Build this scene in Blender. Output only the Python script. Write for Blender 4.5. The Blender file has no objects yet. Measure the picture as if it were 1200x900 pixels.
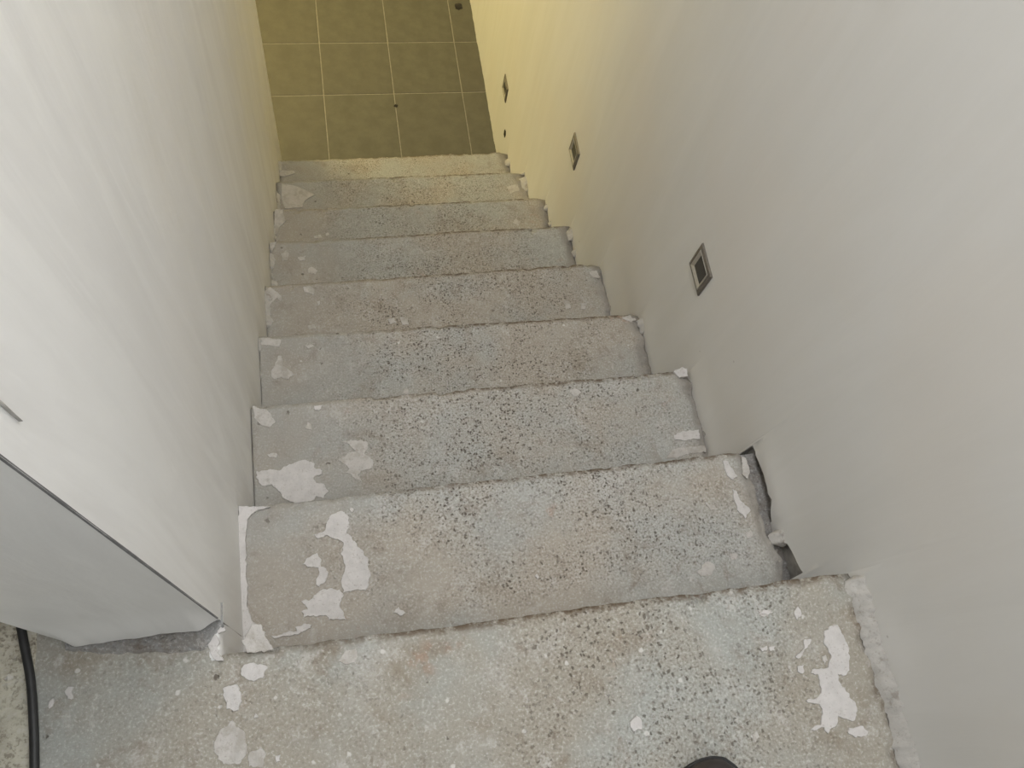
import bpy, bmesh, math, random
from mathutils import Vector, Matrix, noise
random.seed(7)
S = bpy.context.scene
COL = S.collection

# ------------------------------------------------------------------ camera
R = 0.225                      # riser
LEFT, RIGHT, END = -0.009, 0.9925, 2.36      # left wall face, right wall face, far end of the left wall
LOW = -9 * R                   # level of the tiled floor
cam_data = bpy.data.cameras.new('camera')
cam = bpy.data.objects.new('camera', cam_data); COL.objects.link(cam)
cam_data.sensor_width = 36.0; cam_data.lens = 36.0 * 1003.526 / 1200.0
cam_data.clip_start = 0.02
cam.matrix_world = Matrix(((0.97852286, 0.08396633, -0.18826221, 0.19807928),
                           (-0.14788059, 0.92219827, -0.35732574, -0.13913716),
                           (0.14361175, 0.37749173, 0.91480908, 1.32444916),
                           (0, 0, 0, 1)))
S.camera = cam

# ------------------------------------------------------------------ world, lights, exposure
S.view_settings.view_transform = 'Standard'
S.view_settings.look = 'None'
S.view_settings.gamma = 1.0
S.view_settings.use_curve_mapping = False
S.view_settings.exposure = 0.0
W = bpy.data.worlds.new('world'); S.world = W; W.use_nodes = True
W.node_tree.nodes['Background'].inputs[0].default_value = (0.75, 0.86, 1.0, 1)
W.node_tree.nodes['Background'].inputs[1].default_value = 0.3

def area(name, loc, aim, sx, sy, power, col):
    d = bpy.data.lights.new(name, 'AREA'); d.shape = 'RECTANGLE'; d.size = sx; d.size_y = sy
    d.energy = power; d.color = col
    o = bpy.data.objects.new(name, d); COL.objects.link(o); o.location = loc
    o.rotation_euler = (Vector(aim) - Vector(loc)).to_track_quat('-Z', 'Y').to_euler()
    return o
# daylight coming in through the window in the right wall, behind the camera
area('window_daylight', (0.985, -1.85, 1.5), (-0.2, -0.3, 0.7), 1.2, 1.1, 14, (0.93, 0.97, 1.0))
# skylight over the stairwell
area('skylight_daylight', (0.50, 0.25, 2.43), (0.50, 0.25, 0), 0.80, 2.1, 38, (0.975, 0.985, 1.0))
# warm lamp hanging in the tiled room at the foot of the stairs, round the corner of the left wall
d = bpy.data.lights.new('warm_lamp', 'POINT'); d.energy = 112; d.color = (1.0, 0.82, 0.36); d.shadow_soft_size = 0.34
o = bpy.data.objects.new('warm_lamp', d); COL.objects.link(o); o.location = (-1.12, 3.45, 0.18)

# ------------------------------------------------------------------ helpers
def fb(x, y, z=0.0, oct=3):
    s = 0.0; a = 0.5
    for _ in range(oct):
        s += a * noise.noise((x, y, z)); x *= 2.03; y *= 2.03; z *= 2.03; a *= 0.5
    return s
def clamp(v, a=0.0, b=1.0): return a if v < a else b if v > b else v
def smooth(a, b, v):
    t = clamp((v - a) / (b - a)); return t * t * (3 - 2 * t)
def interp(pts, x):            # pts sorted by key
    if x <= pts[0][0]: return pts[0][1]
    for (a, va), (b, vb) in zip(pts, pts[1:]):
        if x <= b: return va + (vb - va) * (x - a) / (b - a)
    return pts[-1][1]

def link(name, verts, faces, mat, parent=None, smooth_shade=True, attrs=None):
    """one mesh object; vertices in world space, made local to the parent"""
    me = bpy.data.meshes.new(name)
    if parent is not None:
        off = PARENT_AT.get(parent.name, Vector())
        verts = [Vector(v) - off for v in verts]
    me.from_pydata([tuple(v) for v in verts], [], faces)
    for n, vals in (attrs or {}).items():
        a = me.attributes.new(n, 'FLOAT', 'POINT'); a.data.foreach_set('value', vals)
    bm = bmesh.new(); bm.from_mesh(me); bmesh.ops.recalc_face_normals(bm, faces=bm.faces); bm.to_mesh(me); bm.free()
    if smooth_shade: me.polygons.foreach_set('use_smooth', [True] * len(me.polygons))
    me.materials.append(mat)
    o = bpy.data.objects.new(name, me); COL.objects.link(o)
    if parent is not None: o.parent = parent
    return o
PARENT_AT = {}
def tag(o, label, cat, kind=None, group=None):
    o['label'] = label; o['category'] = cat
    if kind: o['kind'] = kind
    if group: o['group'] = group
    return o
def empty(name, loc, label, cat, group=None):
    o = bpy.data.objects.new(name, None); COL.objects.link(o); o.location = loc; o.empty_display_size = 0.1
    PARENT_AT[o.name] = Vector(loc)
    return tag(o, label, cat, None, group)
def boxes(lst):
    v, f = [], []
    for (x0, x1, y0, y1, z0, z1) in lst:
        b = len(v)
        v += [(x0, y0, z0), (x1, y0, z0), (x1, y1, z0), (x0, y1, z0), (x0, y0, z1), (x1, y0, z1), (x1, y1, z1), (x0, y1, z1)]
        f += [(b, b+3, b+2, b+1), (b+4, b+5, b+6, b+7), (b, b+1, b+5, b+4), (b+1, b+2, b+6, b+5), (b+2, b+3, b+7, b+6), (b+3, b, b+4, b+7)]
    return v, f
def grid(nu, nv, fn, base=0):
    v = [fn(i, j) for j in range(nv) for i in range(nu)]
    f = [(base+j*nu+i, base+j*nu+i+1, base+(j+1)*nu+i+1, base+(j+1)*nu+i) for j in range(nv-1) for i in range(nu-1)]
    return v, f

# ------------------------------------------------------------------ materials
class NT:
    def __init__(s, name):
        s.m = bpy.data.materials.new(name); s.m.use_nodes = True; s.t = s.m.node_tree
        s.b = s.t.nodes['Principled BSDF']; s.co = s.n('ShaderNodeTexCoord').outputs['Object']
    def n(s, typ, **kw):
        k = s.t.nodes.new(typ)
        for a, b in kw.items(): setattr(k, a, b)
        return k
    def l(s, a, b): s.t.links.new(a, b)
    def put(s, sock, v):
        if hasattr(v, 'is_output'): s.l(v, sock)
        elif isinstance(v, tuple) and len(v) == 3: sock.default_value = (*v, 1)
        else: sock.default_value = v
    def mapping(s, scale):
        k = s.n('ShaderNodeMapping'); s.l(s.co, k.inputs[0]); k.inputs['Scale'].default_value = scale; return k.outputs[0]
    def noise(s, scale, detail=4, rough=0.55, vec=None, dist=0.0):
        k = s.n('ShaderNodeTexNoise'); s.l(vec or s.co, k.inputs['Vector'])
        k.inputs['Scale'].default_value = scale; k.inputs['Detail'].default_value = detail
        k.inputs['Roughness'].default_value = rough; k.inputs['Distortion'].default_value = dist; return k.outputs['Fac']
    def voro(s, scale, feature='F1', vec=None, rnd=1.0):
        k = s.n('ShaderNodeTexVoronoi', feature=feature); s.l(vec or s.co, k.inputs['Vector'])
        k.inputs['Scale'].default_value = scale; k.inputs['Randomness'].default_value = rnd; return k
    def ramp(s, fac, a, b, inv=False):
        k = s.n('ShaderNodeMapRange', interpolation_type='SMOOTHSTEP'); s.l(fac, k.inputs[0])
        k.inputs[1].default_value = a; k.inputs[2].default_value = b
        k.inputs[3].default_value = 1.0 if inv else 0.0; k.inputs[4].default_value = 0.0 if inv else 1.0; return k.outputs[0]
    def math(s, op, a, b=0.0):
        k = s.n('ShaderNodeMath', operation=op); s.put(k.inputs[0], a); s.put(k.inputs[1], b); return k.outputs[0]
    def mix(s, fac, a, b, mode='MIX'):
        k = s.n('ShaderNodeMix', data_type='RGBA', blend_type=mode); s.put(k.inputs[0], fac); s.put(k.inputs[6], a); s.put(k.inputs[7], b); return k.outputs[2]
    def attr(s, name): 
        k = s.n('ShaderNodeAttribute', attribute_name=name); return k.outputs['Fac']
    def bump(s, h, strength, dist=0.002):
        k = s.n('ShaderNodeBump'); k.inputs['Strength'].default_value = strength; k.inputs['Distance'].default_value = dist
        s.l(h, k.inputs['Height']); s.l(k.outputs[0], s.b.inputs['Normal'])
    def done(s, col, rough, spec=0.5, metal=0.0):
        s.put(s.b.inputs['Base Color'], col); s.put(s.b.inputs['Roughness'], rough)
        s.b.inputs['Specular IOR Level'].default_value = spec; s.b.inputs['Metallic'].default_value = metal
        return s.m

def plaster(name, a, b, warm, rough=0.5, spec=0.35, streak=0.5, relief=0.35):
    t = NT(name)
    st = t.noise(1.0, 5, 0.6, t.mapping((9, 9, 1.3)), 0.6)
    bl = t.noise(2.2, 3, 0.5)
    c = t.mix(t.ramp(st, 0.35, 0.68), a, b)
    c = t.mix(t.math('MULTIPLY', t.ramp(bl, 0.42, 0.7), 0.55), c, warm)
    # thin trowel marks, pale sheen painted into the colour, and a few dark specks
    tr = t.noise(1.0, 3, 0.5, t.mapping((60, 60, 5)), 0.3)
    c = t.mix(t.math('MULTIPLY', t.ramp(tr, 0.62, 0.72), 0.28 * streak), c, (0.93, 0.92, 0.90))
    v = t.voro(9.0)
    sp = t.math('MULTIPLY', t.ramp(v.outputs['Distance'], 0.018, 0.035, True), t.ramp(t.noise(3.7, 1), 0.52, 0.56))
    c = t.mix(t.math('MULTIPLY', sp, 0.5), c, (0.30, 0.27, 0.24))
    r = t.n('ShaderNodeMapRange'); t.l(st, r.inputs[0]); r.inputs[1].default_value = 0.3; r.inputs[2].default_value = 0.7
    r.inputs[3].default_value = rough + 0.12; r.inputs[4].default_value = rough - 0.14
    h = t.math('ADD', t.math('MULTIPLY', st, 0.6), t.math('MULTIPLY', t.noise(70, 4, 0.6), 0.10))
    h = t.math('ADD', h, t.math('MULTIPLY', t.noise(5.0, 2), 0.6))
    t.bump(h, relief, 0.006)
    return t.done(c, r.outputs[0], spec)

def concrete(name, cool, warm, pits=1.0, grit=1.0, stain=1.0, scale=1.0):
    t = NT(name)
    lo = t.noise(3.1, 4, 0.6); mid = t.noise(11.0, 5, 0.65, None, 0.4)
    c = t.mix(t.ramp(lo, 0.38, 0.62), cool, warm)
    c = t.mix(t.math('MULTIPLY', t.ramp(mid, 0.52, 0.75), 0.55 * stain), c, (0.222, 0.180, 0.128))          # brown stain
    c = t.mix(t.math('MULTIPLY', t.ramp(t.noise(7.3, 4, 0.6), 0.55, 0.72), 0.35), c, (0.47, 0.455, 0.43))   # lime bloom
    # reddish blots
    red = t.math('MULTIPLY', t.ramp(t.noise(5.1, 3, 0.6, t.mapping((1.0, 1.3, 1.0))), 0.63, 0.74), t.ramp(t.noise(38, 3), 0.48, 0.6))
    c = t.mix(t.math('MULTIPLY', red, 0.40), c, (0.36, 0.19, 0.12))
    worn = t.attr('worn')
    patchy = t.math('MULTIPLY', worn, t.ramp(t.noise(6.5, 4, 0.65), 0.30, 0.58))
    some = t.math('ADD', t.math('MULTIPLY', patchy, 0.85), 0.15)
    # blotches of dust and grime a few centimetres across
    c = t.mix(t.math('MULTIPLY', t.ramp(t.noise(21, 5, 0.7, None, 0.6), 0.54, 0.72), 0.50 * stain), c, (0.21, 0.17, 0.13))
    c = t.mix(t.math('MULTIPLY', t.ramp(t.noise(27, 5, 0.7, t.mapping((1.0, 0.8, 1.0)), 0.3), 0.55, 0.70), 0.50), c, (0.52, 0.495, 0.47))
    # sandy grain of the worn surface
    g1 = t.noise(230 * scale, 2, 0.65); g2 = t.noise(95 * scale, 2, 0.6); g3 = t.noise(120 * scale, 3, 0.7)
    c = t.mix(t.math('MULTIPLY', t.math('MULTIPLY', t.ramp(g1, 0.50, 0.66), some), 0.62 * grit), c, (0.165, 0.135, 0.105))
    c = t.mix(t.math('MULTIPLY', t.ramp(g1, 0.46, 0.32), 0.40 * grit), c, (0.60, 0.58, 0.545))
    c = t.mix(t.math('MULTIPLY', t.ramp(g3, 0.60, 0.72), 0.40 * grit), c, (0.22, 0.18, 0.14))
    # open pits, denser where the surface is worn
    wv = t.n('ShaderNodeVectorMath', operation='ADD'); nv = t.n('ShaderNodeTexNoise'); t.l(t.co, nv.inputs['Vector']); nv.inputs['Scale'].default_value = 140 * scale
    sc_ = t.n('ShaderNodeVectorMath', operation='SCALE'); t.l(nv.outputs['Color'], sc_.inputs[0]); sc_.inputs['Scale'].default_value = 0.010
    t.l(t.co, wv.inputs[0]); t.l(sc_.outputs[0], wv.inputs[1])
    v = t.voro(150 * scale, vec=wv.outputs[0]); cell = t.n('ShaderNodeSeparateColor'); t.l(v.outputs['Color'], cell.inputs[0])
    p = t.math('MULTIPLY', t.ramp(v.outputs['Distance'], 0.22, 0.50, True), t.ramp(cell.outputs[0], 0.66, 0.72))
    p = t.math('MULTIPLY', p, patchy)
    v2 = t.voro(46 * scale, vec=wv.outputs[0]); cell2 = t.n('ShaderNodeSeparateColor'); t.l(v2.outputs['Color'], cell2.inputs[0])
    p2 = t.math('MULTIPLY', t.ramp(t.math('ADD', v2.outputs['Distance'], t.math('MULTIPLY', t.math('SUBTRACT', g2, 0.5), 0.5)), 0.08, 0.22, True), t.ramp(cell2.outputs[1], 0.90, 0.92))
    p2 = t.math('MULTIPLY', p2, t.ramp(t.noise(9.0, 2), 0.42, 0.58))
    pit = t.math('MAXIMUM', p, p2)
    c = t.mix(t.math('MULTIPLY', pit, 0.78 * pits), c, (0.075, 0.056, 0.042))
    # small white splashes
    v3 = t.voro(30 * scale); cell3 = t.n('ShaderNodeSeparateColor'); t.l(v3.outputs['Color'], cell3.inputs[0])
    w = t.math('MULTIPLY', t.ramp(t.math('ADD', v3.outputs['Distance'], t.math('MULTIPLY', t.math('SUBTRACT', g2, 0.5), 0.3)), 0.05, 0.13, True), t.ramp(cell3.outputs[2], 0.90, 0.92))
    c = t.mix(t.math('MULTIPLY', w, 0.65), c, (0.66, 0.64, 0.61))
    # brown grit collected along the edges
    d = t.math('MULTIPLY', t.attr('dirt'), t.ramp(t.noise(60, 4, 0.7), 0.36, 0.58))
    c = t.mix(t.math('MULTIPLY', d, 0.9), c, (0.10, 0.066, 0.04))
    c = t.mix(t.math('MULTIPLY', t.attr('grey'), 0.75), c, (0.295, 0.275, 0.245))                                # smooth grey cement on the left, plus a grey band along the right ends
    h = t.math('ADD', t.math('MULTIPLY', g1, 0.35), t.math('MULTIPLY', t.noise(40, 4, 0.6), 0.5))
    h = t.math('SUBTRACT', h, t.math('MULTIPLY', pit, 0.8))
    t.bump(h, 0.6, 0.004)
    return t.done(c, 0.9, 0.2)

def simple(name, col, rough, metal=0.0, spec=0.5, var=0.0, scale=30.0, bump=0.0):
    t = NT(name); c = col
    if var:
        c = t.mix(t.ramp(t.noise(scale, 4, 0.6), 0.3, 0.7), tuple(x * (1 - var) for x in col), tuple(x * (1 + var) for x in col))
    if bump: t.bump(t.noise(scale * 3, 4, 0.6), bump, 0.003)
    return t.done(c, rough, spec, metal)

M_WALL_R = plaster('skim_plaster', (0.735, 0.725, 0.70), (0.76, 0.75, 0.73), (0.75, 0.715, 0.67), 0.66, 0.22, 0.12, 0.25)
M_WALL_L = plaster('polished_plaster', (0.69, 0.68, 0.665), (0.77, 0.765, 0.75), (0.72, 0.70, 0.67), 0.46, 0.4, 0.35, 0.5)
M_CORE = simple('bare_masonry', (0.36, 0.345, 0.32), 0.95, var=0.3, scale=25, bump=0.6)
M_CONC = concrete('worn_concrete', (0.365, 0.367, 0.343), (0.380, 0.345, 0.293), 1.0, 1.1, 1.0, 1.06)
M_LAND = concrete('landing_concrete', (0.345, 0.352, 0.325), (0.333, 0.308, 0.258), 0.9, 1.0, 1.1)
M_ROUGH = concrete('gritty_floor', (0.52, 0.50, 0.41), (0.53, 0.49, 0.39), 0.35, 1.0, 0.5, 0.7)
M_MORTAR = concrete('grey_mortar', (0.25, 0.25, 0.245), (0.23, 0.225, 0.215), 0.6, 0.8, 0.7)
def splash_mat(name, col, under, lo, hi):
    t = NT(name)
    c = t.mix(t.ramp(t.noise(45, 4, 0.6), 0.3, 0.7), tuple(x * 0.93 for x in col), tuple(x * 1.06 for x in col))
    c = t.mix(t.math('MULTIPLY', t.ramp(t.noise(34, 5, 0.7), lo, hi), 0.8), c, under)
    c = t.mix(t.math('MULTIPLY', t.ramp(t.noise(230, 2, 0.6), 0.60, 0.70), 0.35), c, (0.25, 0.21, 0.17))
    t.bump(t.noise(130, 4, 0.6), 0.5, 0.003)
    return t.done(c, 0.8, 0.25)
M_PATCH = splash_mat('white_plaster_splash', (0.545, 0.52, 0.50), (0.40, 0.375, 0.345), 0.58, 0.72)
M_THIN = splash_mat('thin_plaster_smear', (0.49, 0.465, 0.435), (0.375, 0.345, 0.305), 0.44, 0.62)
M_EDGE = splash_mat('crumbly_plaster_edge', (0.47, 0.45, 0.42), (0.30, 0.27, 0.235), 0.54, 0.66)
M_BEAD = simple('zinc_corner_bead', (0.16, 0.16, 0.165), 0.55, 0.3, var=0.2, scale=60)
M_STEEL = simple('brushed_steel', (0.20, 0.18, 0.155), 0.42, 0.6, var=0.12, scale=220)
M_LENS = simple('dark_glass', (0.035, 0.034, 0.03), 0.22, 0.0, 0.5)
M_RUBBER = simple('black_rubber', (0.022, 0.022, 0.022), 0.5, var=0.2, scale=80)
M_SHOE = simple('dark_leather', (0.030, 0.023, 0.022), 0.42, var=0.25, scale=40, bump=0.2)
M_SOLE = simple('black_sole', (0.014, 0.013, 0.013), 0.7)
M_GROUT = simple('pale_grout', (0.30, 0.275, 0.225), 0.9, var=0.12, scale=60, bump=0.3)
M_LUMP = simple('dark_dirt', (0.035, 0.03, 0.025), 0.9, var=0.3, scale=90, bump=0.6)
M_ROOM = simple('room_paint', (0.70, 0.69, 0.66), 0.8)
M_CEIL = simple('ceiling_paint', (0.80, 0.80, 0.78), 0.9)
def tile_mat():
    t = NT('olive_stone_tile')
    oi = t.n('ShaderNodeObjectInfo')
    c = t.mix(t.ramp(t.noise(14, 5, 0.6), 0.3, 0.7), (0.108, 0.102, 0.076), (0.137, 0.129, 0.097))
    c = t.mix(t.math('MULTIPLY', t.ramp(t.noise(160, 3, 0.6), 0.5, 0.7), 0.3), c, (0.10, 0.088, 0.066))
    c = t.mix(t.math('MULTIPLY', oi.outputs['Random'], 0.25), c, (0.115, 0.102, 0.078))
    t.bump(t.noise(60, 4, 0.6), 0.2, 0.002)
    return t.done(c, 0.62, 0.35)
M_TILE = tile_mat()

PATCHES = [
    ('w', 3, [(-0.001,0.408),(0.026,0.409),(0.045,0.405),(0.054,0.411),(0.08,0.42),(0.095,0.423),(0.114,0.414),(0.119,0.402),(0.132,0.396),(0.129,0.387),(0.112,0.382),(0.117,0.37),(0.134,0.366),(0.139,0.35),(0.13,0.335),(0.115,0.341),(0.106,0.331),(0.072,0.33),(0.05,0.344),(0.041,0.361),(0.029,0.375),(0.008,0.375),(-0.002,0.392)]),
    ('t', 3, [(0.175,0.456),(0.197,0.456),(0.228,0.451),(0.229,0.437),(0.221,0.423),(0.239,0.407),(0.235,0.389),(0.218,0.387),(0.204,0.379),(0.211,0.364),(0.199,0.368),(0.191,0.38),(0.176,0.384),(0.188,0.394),(0.166,0.415),(0.186,0.427),(0.204,0.43),(0.192,0.445)]),
    ('t', 3, [(-0.004,0.552),(0.019,0.545),(0.032,0.534),(0.042,0.514),(0.03,0.504),(0.013,0.508),(-0.001,0.526)]),
    ('t', 3, [(0.103,0.492),(0.108,0.506),(0.115,0.502),(0.116,0.488)]),
    ('t', 3, [(0.021,0.442),(0.034,0.447),(0.044,0.439),(0.04,0.433),(0.025,0.435)]),
    ('w', 2, [(0.118,0.211),(0.136,0.215),(0.145,0.239),(0.161,0.249),(0.175,0.247),(0.182,0.233),(0.176,0.208),(0.189,0.188),(0.208,0.155),(0.209,0.126),(0.2,0.1),(0.182,0.104),(0.161,0.103),(0.158,0.121),(0.167,0.142),(0.162,0.169),(0.167,0.19),(0.153,0.2),(0.139,0.207),(0.124,0.203)]),
    ('w', 2, [(0.093,0.161),(0.104,0.172),(0.121,0.178),(0.126,0.166),(0.127,0.154),(0.138,0.142),(0.132,0.125),(0.121,0.119),(0.112,0.123),(0.122,0.14),(0.121,0.151),(0.103,0.155)]),
    ('w', 2, [(0.089,0.098),(0.102,0.096),(0.115,0.109),(0.136,0.113),(0.154,0.109),(0.16,0.099),(0.152,0.082),(0.158,0.071),(0.162,0.056),(0.147,0.06),(0.133,0.06),(0.13,0.068),(0.102,0.07),(0.091,0.069),(0.088,0.08),(0.099,0.082)]),
    ('w', 2, [(0.241,0.056),(0.253,0.067),(0.265,0.053),(0.254,0.051)]),
    ('w', 2, [(0.036,0.045),(0.062,0.049),(0.079,0.048),(0.076,0.055),(0.09,0.059),(0.104,0.055),(0.102,0.049),(0.086,0.044),(0.062,0.042),(0.041,0.041)]),
    ('w', 2, [(0.181,0.25),(0.187,0.253),(0.19,0.248),(0.186,0.244)]),
    ('w', 2, [(0.501,0.089),(0.506,0.092),(0.51,0.086),(0.505,0.082)]),
    ('f', 2, [(-0.01,0.278),(0.012,0.274),(0.045,0.269),(0.017,0.263),(0.006,0.253),(0.001,0.214),(-0.001,0.159),(0.001,0.12),(-0.001,0.099),(0.008,0.073),(0.021,0.063),(0.019,0.044),(0.033,0.022),(0.003,0.019),(-0.015,0.025),(-0.012,0.072),(-0.012,0.143),(-0.012,0.216)]),
    ('w', 2, [(0.918,0.206),(0.927,0.2),(0.929,0.183),(0.945,0.161),(0.93,0.146),(0.918,0.164),(0.916,0.185)]),
    ('w', 2, [(0.911,0.266),(0.923,0.263),(0.928,0.247),(0.937,0.229),(0.924,0.224),(0.912,0.234)]),
    ('t', 2, [(0.954,0.27),(0.962,0.265),(0.964,0.239),(0.955,0.223),(0.947,0.232)]),
    ('t', 2, [(0.808,0.056),(0.829,0.073),(0.841,0.074),(0.846,0.059),(0.833,0.048),(0.814,0.048)]),
    ('t', 2, [(0.857,0.187),(0.876,0.179),(0.878,0.168),(0.864,0.172)]),
    ('t', 2, [(0.882,0.083),(0.894,0.083),(0.896,0.073),(0.883,0.071)]),
    ('t', 2, [(0.921,0.118),(0.935,0.123),(0.937,0.112),(0.924,0.108)]),
    ('w', 3, [(0.915,0.395),(0.942,0.403),(0.978,0.402),(0.975,0.382),(0.942,0.38),(0.915,0.383)]),
    ('t', 3, [(0.903,0.362),(0.939,0.365),(0.984,0.363),(0.982,0.348),(0.95,0.349),(0.903,0.342),(0.886,0.344)]),
    ('w', 1, [(0.905,-0.093),(0.917,-0.084),(0.931,-0.081),(0.937,-0.091),(0.941,-0.114),(0.938,-0.133),(0.932,-0.154),(0.921,-0.158),(0.91,-0.154),(0.911,-0.167),(0.92,-0.184),(0.926,-0.2),(0.929,-0.209),(0.919,-0.222),(0.905,-0.221),(0.894,-0.215),(0.885,-0.227),(0.869,-0.235),(0.865,-0.226),(0.846,-0.229),(0.842,-0.225),(0.859,-0.22),(0.87,-0.207),(0.867,-0.194),(0.847,-0.185),(0.867,-0.182),(0.876,-0.171),(0.877,-0.15),(0.867,-0.147),(0.874,-0.141),(0.897,-0.143),(0.908,-0.126),(0.901,-0.106)]),
    ('w', 1, [(0.905,-0.232),(0.929,-0.234),(0.935,-0.242),(0.93,-0.248),(0.91,-0.247),(0.902,-0.24)]),
    ('w', 1, [(0.87,-0.097),(0.882,-0.097),(0.872,-0.108),(0.862,-0.116),(0.855,-0.123),(0.848,-0.12),(0.864,-0.11)]),
    ('w', 1, [(0.848,-0.133),(0.859,-0.133),(0.858,-0.144),(0.85,-0.146),(0.845,-0.141)]),
    ('w', 1, [(0.864,-0.055),(0.87,-0.048),(0.874,-0.045),(0.877,-0.057),(0.866,-0.066)]),
    ('w', 1, [(0.804,-0.049),(0.815,-0.042),(0.83,-0.048),(0.818,-0.052)]),
    ('w', 1, [(0.794,-0.099),(0.805,-0.097),(0.805,-0.105),(0.796,-0.105)]),
    ('w', 1, [(0.809,-0.099),(0.818,-0.099),(0.817,-0.107),(0.809,-0.106)]),
    ('t', 1, [(0.747,-0.217),(0.757,-0.215),(0.759,-0.223),(0.752,-0.229),(0.748,-0.226)]),
    ('t', 1, [(0.893,-0.127),(0.899,-0.124),(0.901,-0.133),(0.893,-0.138)]),
    ('w', 1, [(0.564,-0.172),(0.576,-0.167),(0.584,-0.175),(0.581,-0.185),(0.569,-0.187),(0.563,-0.181)]),
    ('t', 1, [(0.806,-0.042),(0.829,-0.045),(0.82,-0.053),(0.808,-0.051)]),
    ('w', 1, [(0.015,-0.027),(0.021,-0.014),(0.037,-0.015),(0.052,-0.022),(0.048,-0.035),(0.033,-0.039),(0.022,-0.034)]),
    ('w', 1, [(-0.01,-0.044),(0.004,-0.04),(0.015,-0.046),(0.017,-0.065),(0.011,-0.075),(-0.004,-0.071),(-0.009,-0.058)]),
    ('w', 1, [(-0.044,0.03),(-0.031,0.031),(-0.019,0.036),(-0.013,0.022),(-0.015,0.012),(-0.007,-0.005),(-0.017,-0.006),(-0.025,0.005),(-0.03,0.019)]),
    ('w', 1, [(-0.018,0.04),(-0.004,0.041),(-0.003,0.036),(-0.013,0.032)]),
    ('t', 1, [(-0.018,-0.101),(0.002,-0.088),(0.018,-0.106),(0.021,-0.131),(0.01,-0.145),(-0.012,-0.142),(-0.025,-0.124)]),
    ('t', 1, [(0.023,-0.132),(0.038,-0.128),(0.045,-0.138),(0.04,-0.154),(0.021,-0.15)]),
    ('w', 1, [(-0.216,-0.018),(-0.212,-0.011),(-0.205,-0.013),(-0.206,-0.026),(-0.214,-0.029)]),
    ('w', 1, [(-0.236,-0.026),(-0.231,-0.024),(-0.231,-0.036),(-0.236,-0.037)]),
    ('w', 1, [(0.033,-0.084),(0.037,-0.086),(0.036,-0.091),(0.032,-0.089)]),
    ('w', 1, [(0.058,-0.143),(0.066,-0.141),(0.064,-0.15),(0.059,-0.15)]),
    ('t', 1, [(0.019,0.018),(0.033,0.04),(0.046,0.038),(0.052,0.02),(0.062,0.0),(0.025,0.0)]),
    ('t', 1, [(0.151,-0.029),(0.162,-0.018),(0.178,-0.013),(0.181,-0.028),(0.166,-0.036)]),
    ('t', 4, [(0.015,0.718),(0.021,0.734),(0.037,0.769),(0.045,0.769),(0.046,0.746),(0.058,0.731),(0.075,0.716),(0.052,0.704),(0.04,0.713),(0.029,0.706)]),
    ('t', 4, [(-0.008,0.819),(0.015,0.82),(0.045,0.812),(0.041,0.795),(0.014,0.8),(-0.006,0.802)]),
    ('t', 4, [(0.099,0.793),(0.12,0.794),(0.127,0.788),(0.109,0.783)]),
    ('t', 4, [(0.331,0.639),(0.338,0.655),(0.348,0.651),(0.344,0.638)]),
    ('t', 4, [(0.881,0.679),(0.887,0.672),(0.883,0.658),(0.876,0.661)]),
    ('t', 4, [(0.892,0.726),(0.897,0.72),(0.891,0.714)]),
    ('t', 3, [(0.694,0.526),(0.712,0.529),(0.72,0.518),(0.704,0.512),(0.694,0.516)]),
    ('w', 3, [(0.949,0.55),(0.972,0.559),(0.984,0.555),(0.982,0.534),(0.961,0.533)]),
    ('w', 3, [(0.124,0.542),(0.142,0.543),(0.134,0.529),(0.125,0.532)]),
    ('t', 4, [(0.937,0.806),(0.959,0.811),(0.974,0.797),(0.957,0.789)]),
    ('t', 5, [(0.947,1.075),(0.971,1.077),(0.979,1.051),(0.956,1.052)]),
    ('t', 5, [(0.853,0.985),(0.87,0.977),(0.87,0.956),(0.853,0.953)]),
    ('t', 5, [(0.902,0.971),(0.92,0.966),(0.914,0.949),(0.898,0.95)]),
    ('t', 5, [(0.096,1.08),(0.115,1.085),(0.13,1.071),(0.126,1.056),(0.103,1.064)]),
    ('t', 5, [(-0.015,1.073),(0.007,1.089),(0.027,1.069),(0.039,1.05),(0.033,1.039),(0.024,1.054),(0.002,1.029),(-0.004,1.026),(0.013,1.052),(-0.002,1.06)]),
    ('t', 5, [(0.104,0.958),(0.12,0.96),(0.125,0.948),(0.106,0.946)]),
    ('t', 5, [(0.133,1.031),(0.141,1.034),(0.143,1.022),(0.135,1.019)]),
    ('t', 5, [(0.327,0.962),(0.344,0.964),(0.35,0.948),(0.331,0.946)]),
    ('t', 5, [(0.363,0.965),(0.384,0.961),(0.385,0.939),(0.366,0.941)]),
    ('t', 6, [(0.104,1.267),(0.119,1.276),(0.136,1.261),(0.127,1.248),(0.106,1.253)]),
    ('t', 6, [(0.025,1.328),(0.041,1.341),(0.05,1.329),(0.044,1.306),(0.03,1.303)]),
    ('t', 6, [(0.077,1.314),(0.101,1.319),(0.097,1.302),(0.082,1.3)]),
    ('t', 7, [(0.126,1.528),(0.15,1.535),(0.155,1.519),(0.132,1.518)]),
    ('t', 7, [(0.848,1.542),(0.862,1.562),(0.877,1.545),(0.868,1.531)]),
    ('t', 7, [(0.167,1.538),(0.177,1.543),(0.181,1.533),(0.171,1.528)]),
    ('f', 7, [(-0.001,1.646),(0.028,1.644),(0.024,1.625),(0.035,1.596),(0.011,1.57),(-0.003,1.54),(-0.008,1.571)]),
    ('f', 8, [(0.013,1.912),(0.066,1.901),(0.136,1.857),(0.095,1.829),(0.086,1.799),(0.018,1.798),(0.009,1.842)]),
    ('f', 6, [(-0.008,1.372),(0.016,1.374),(0.009,1.357),(-0.001,1.336),(-0.006,1.351)]),
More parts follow.
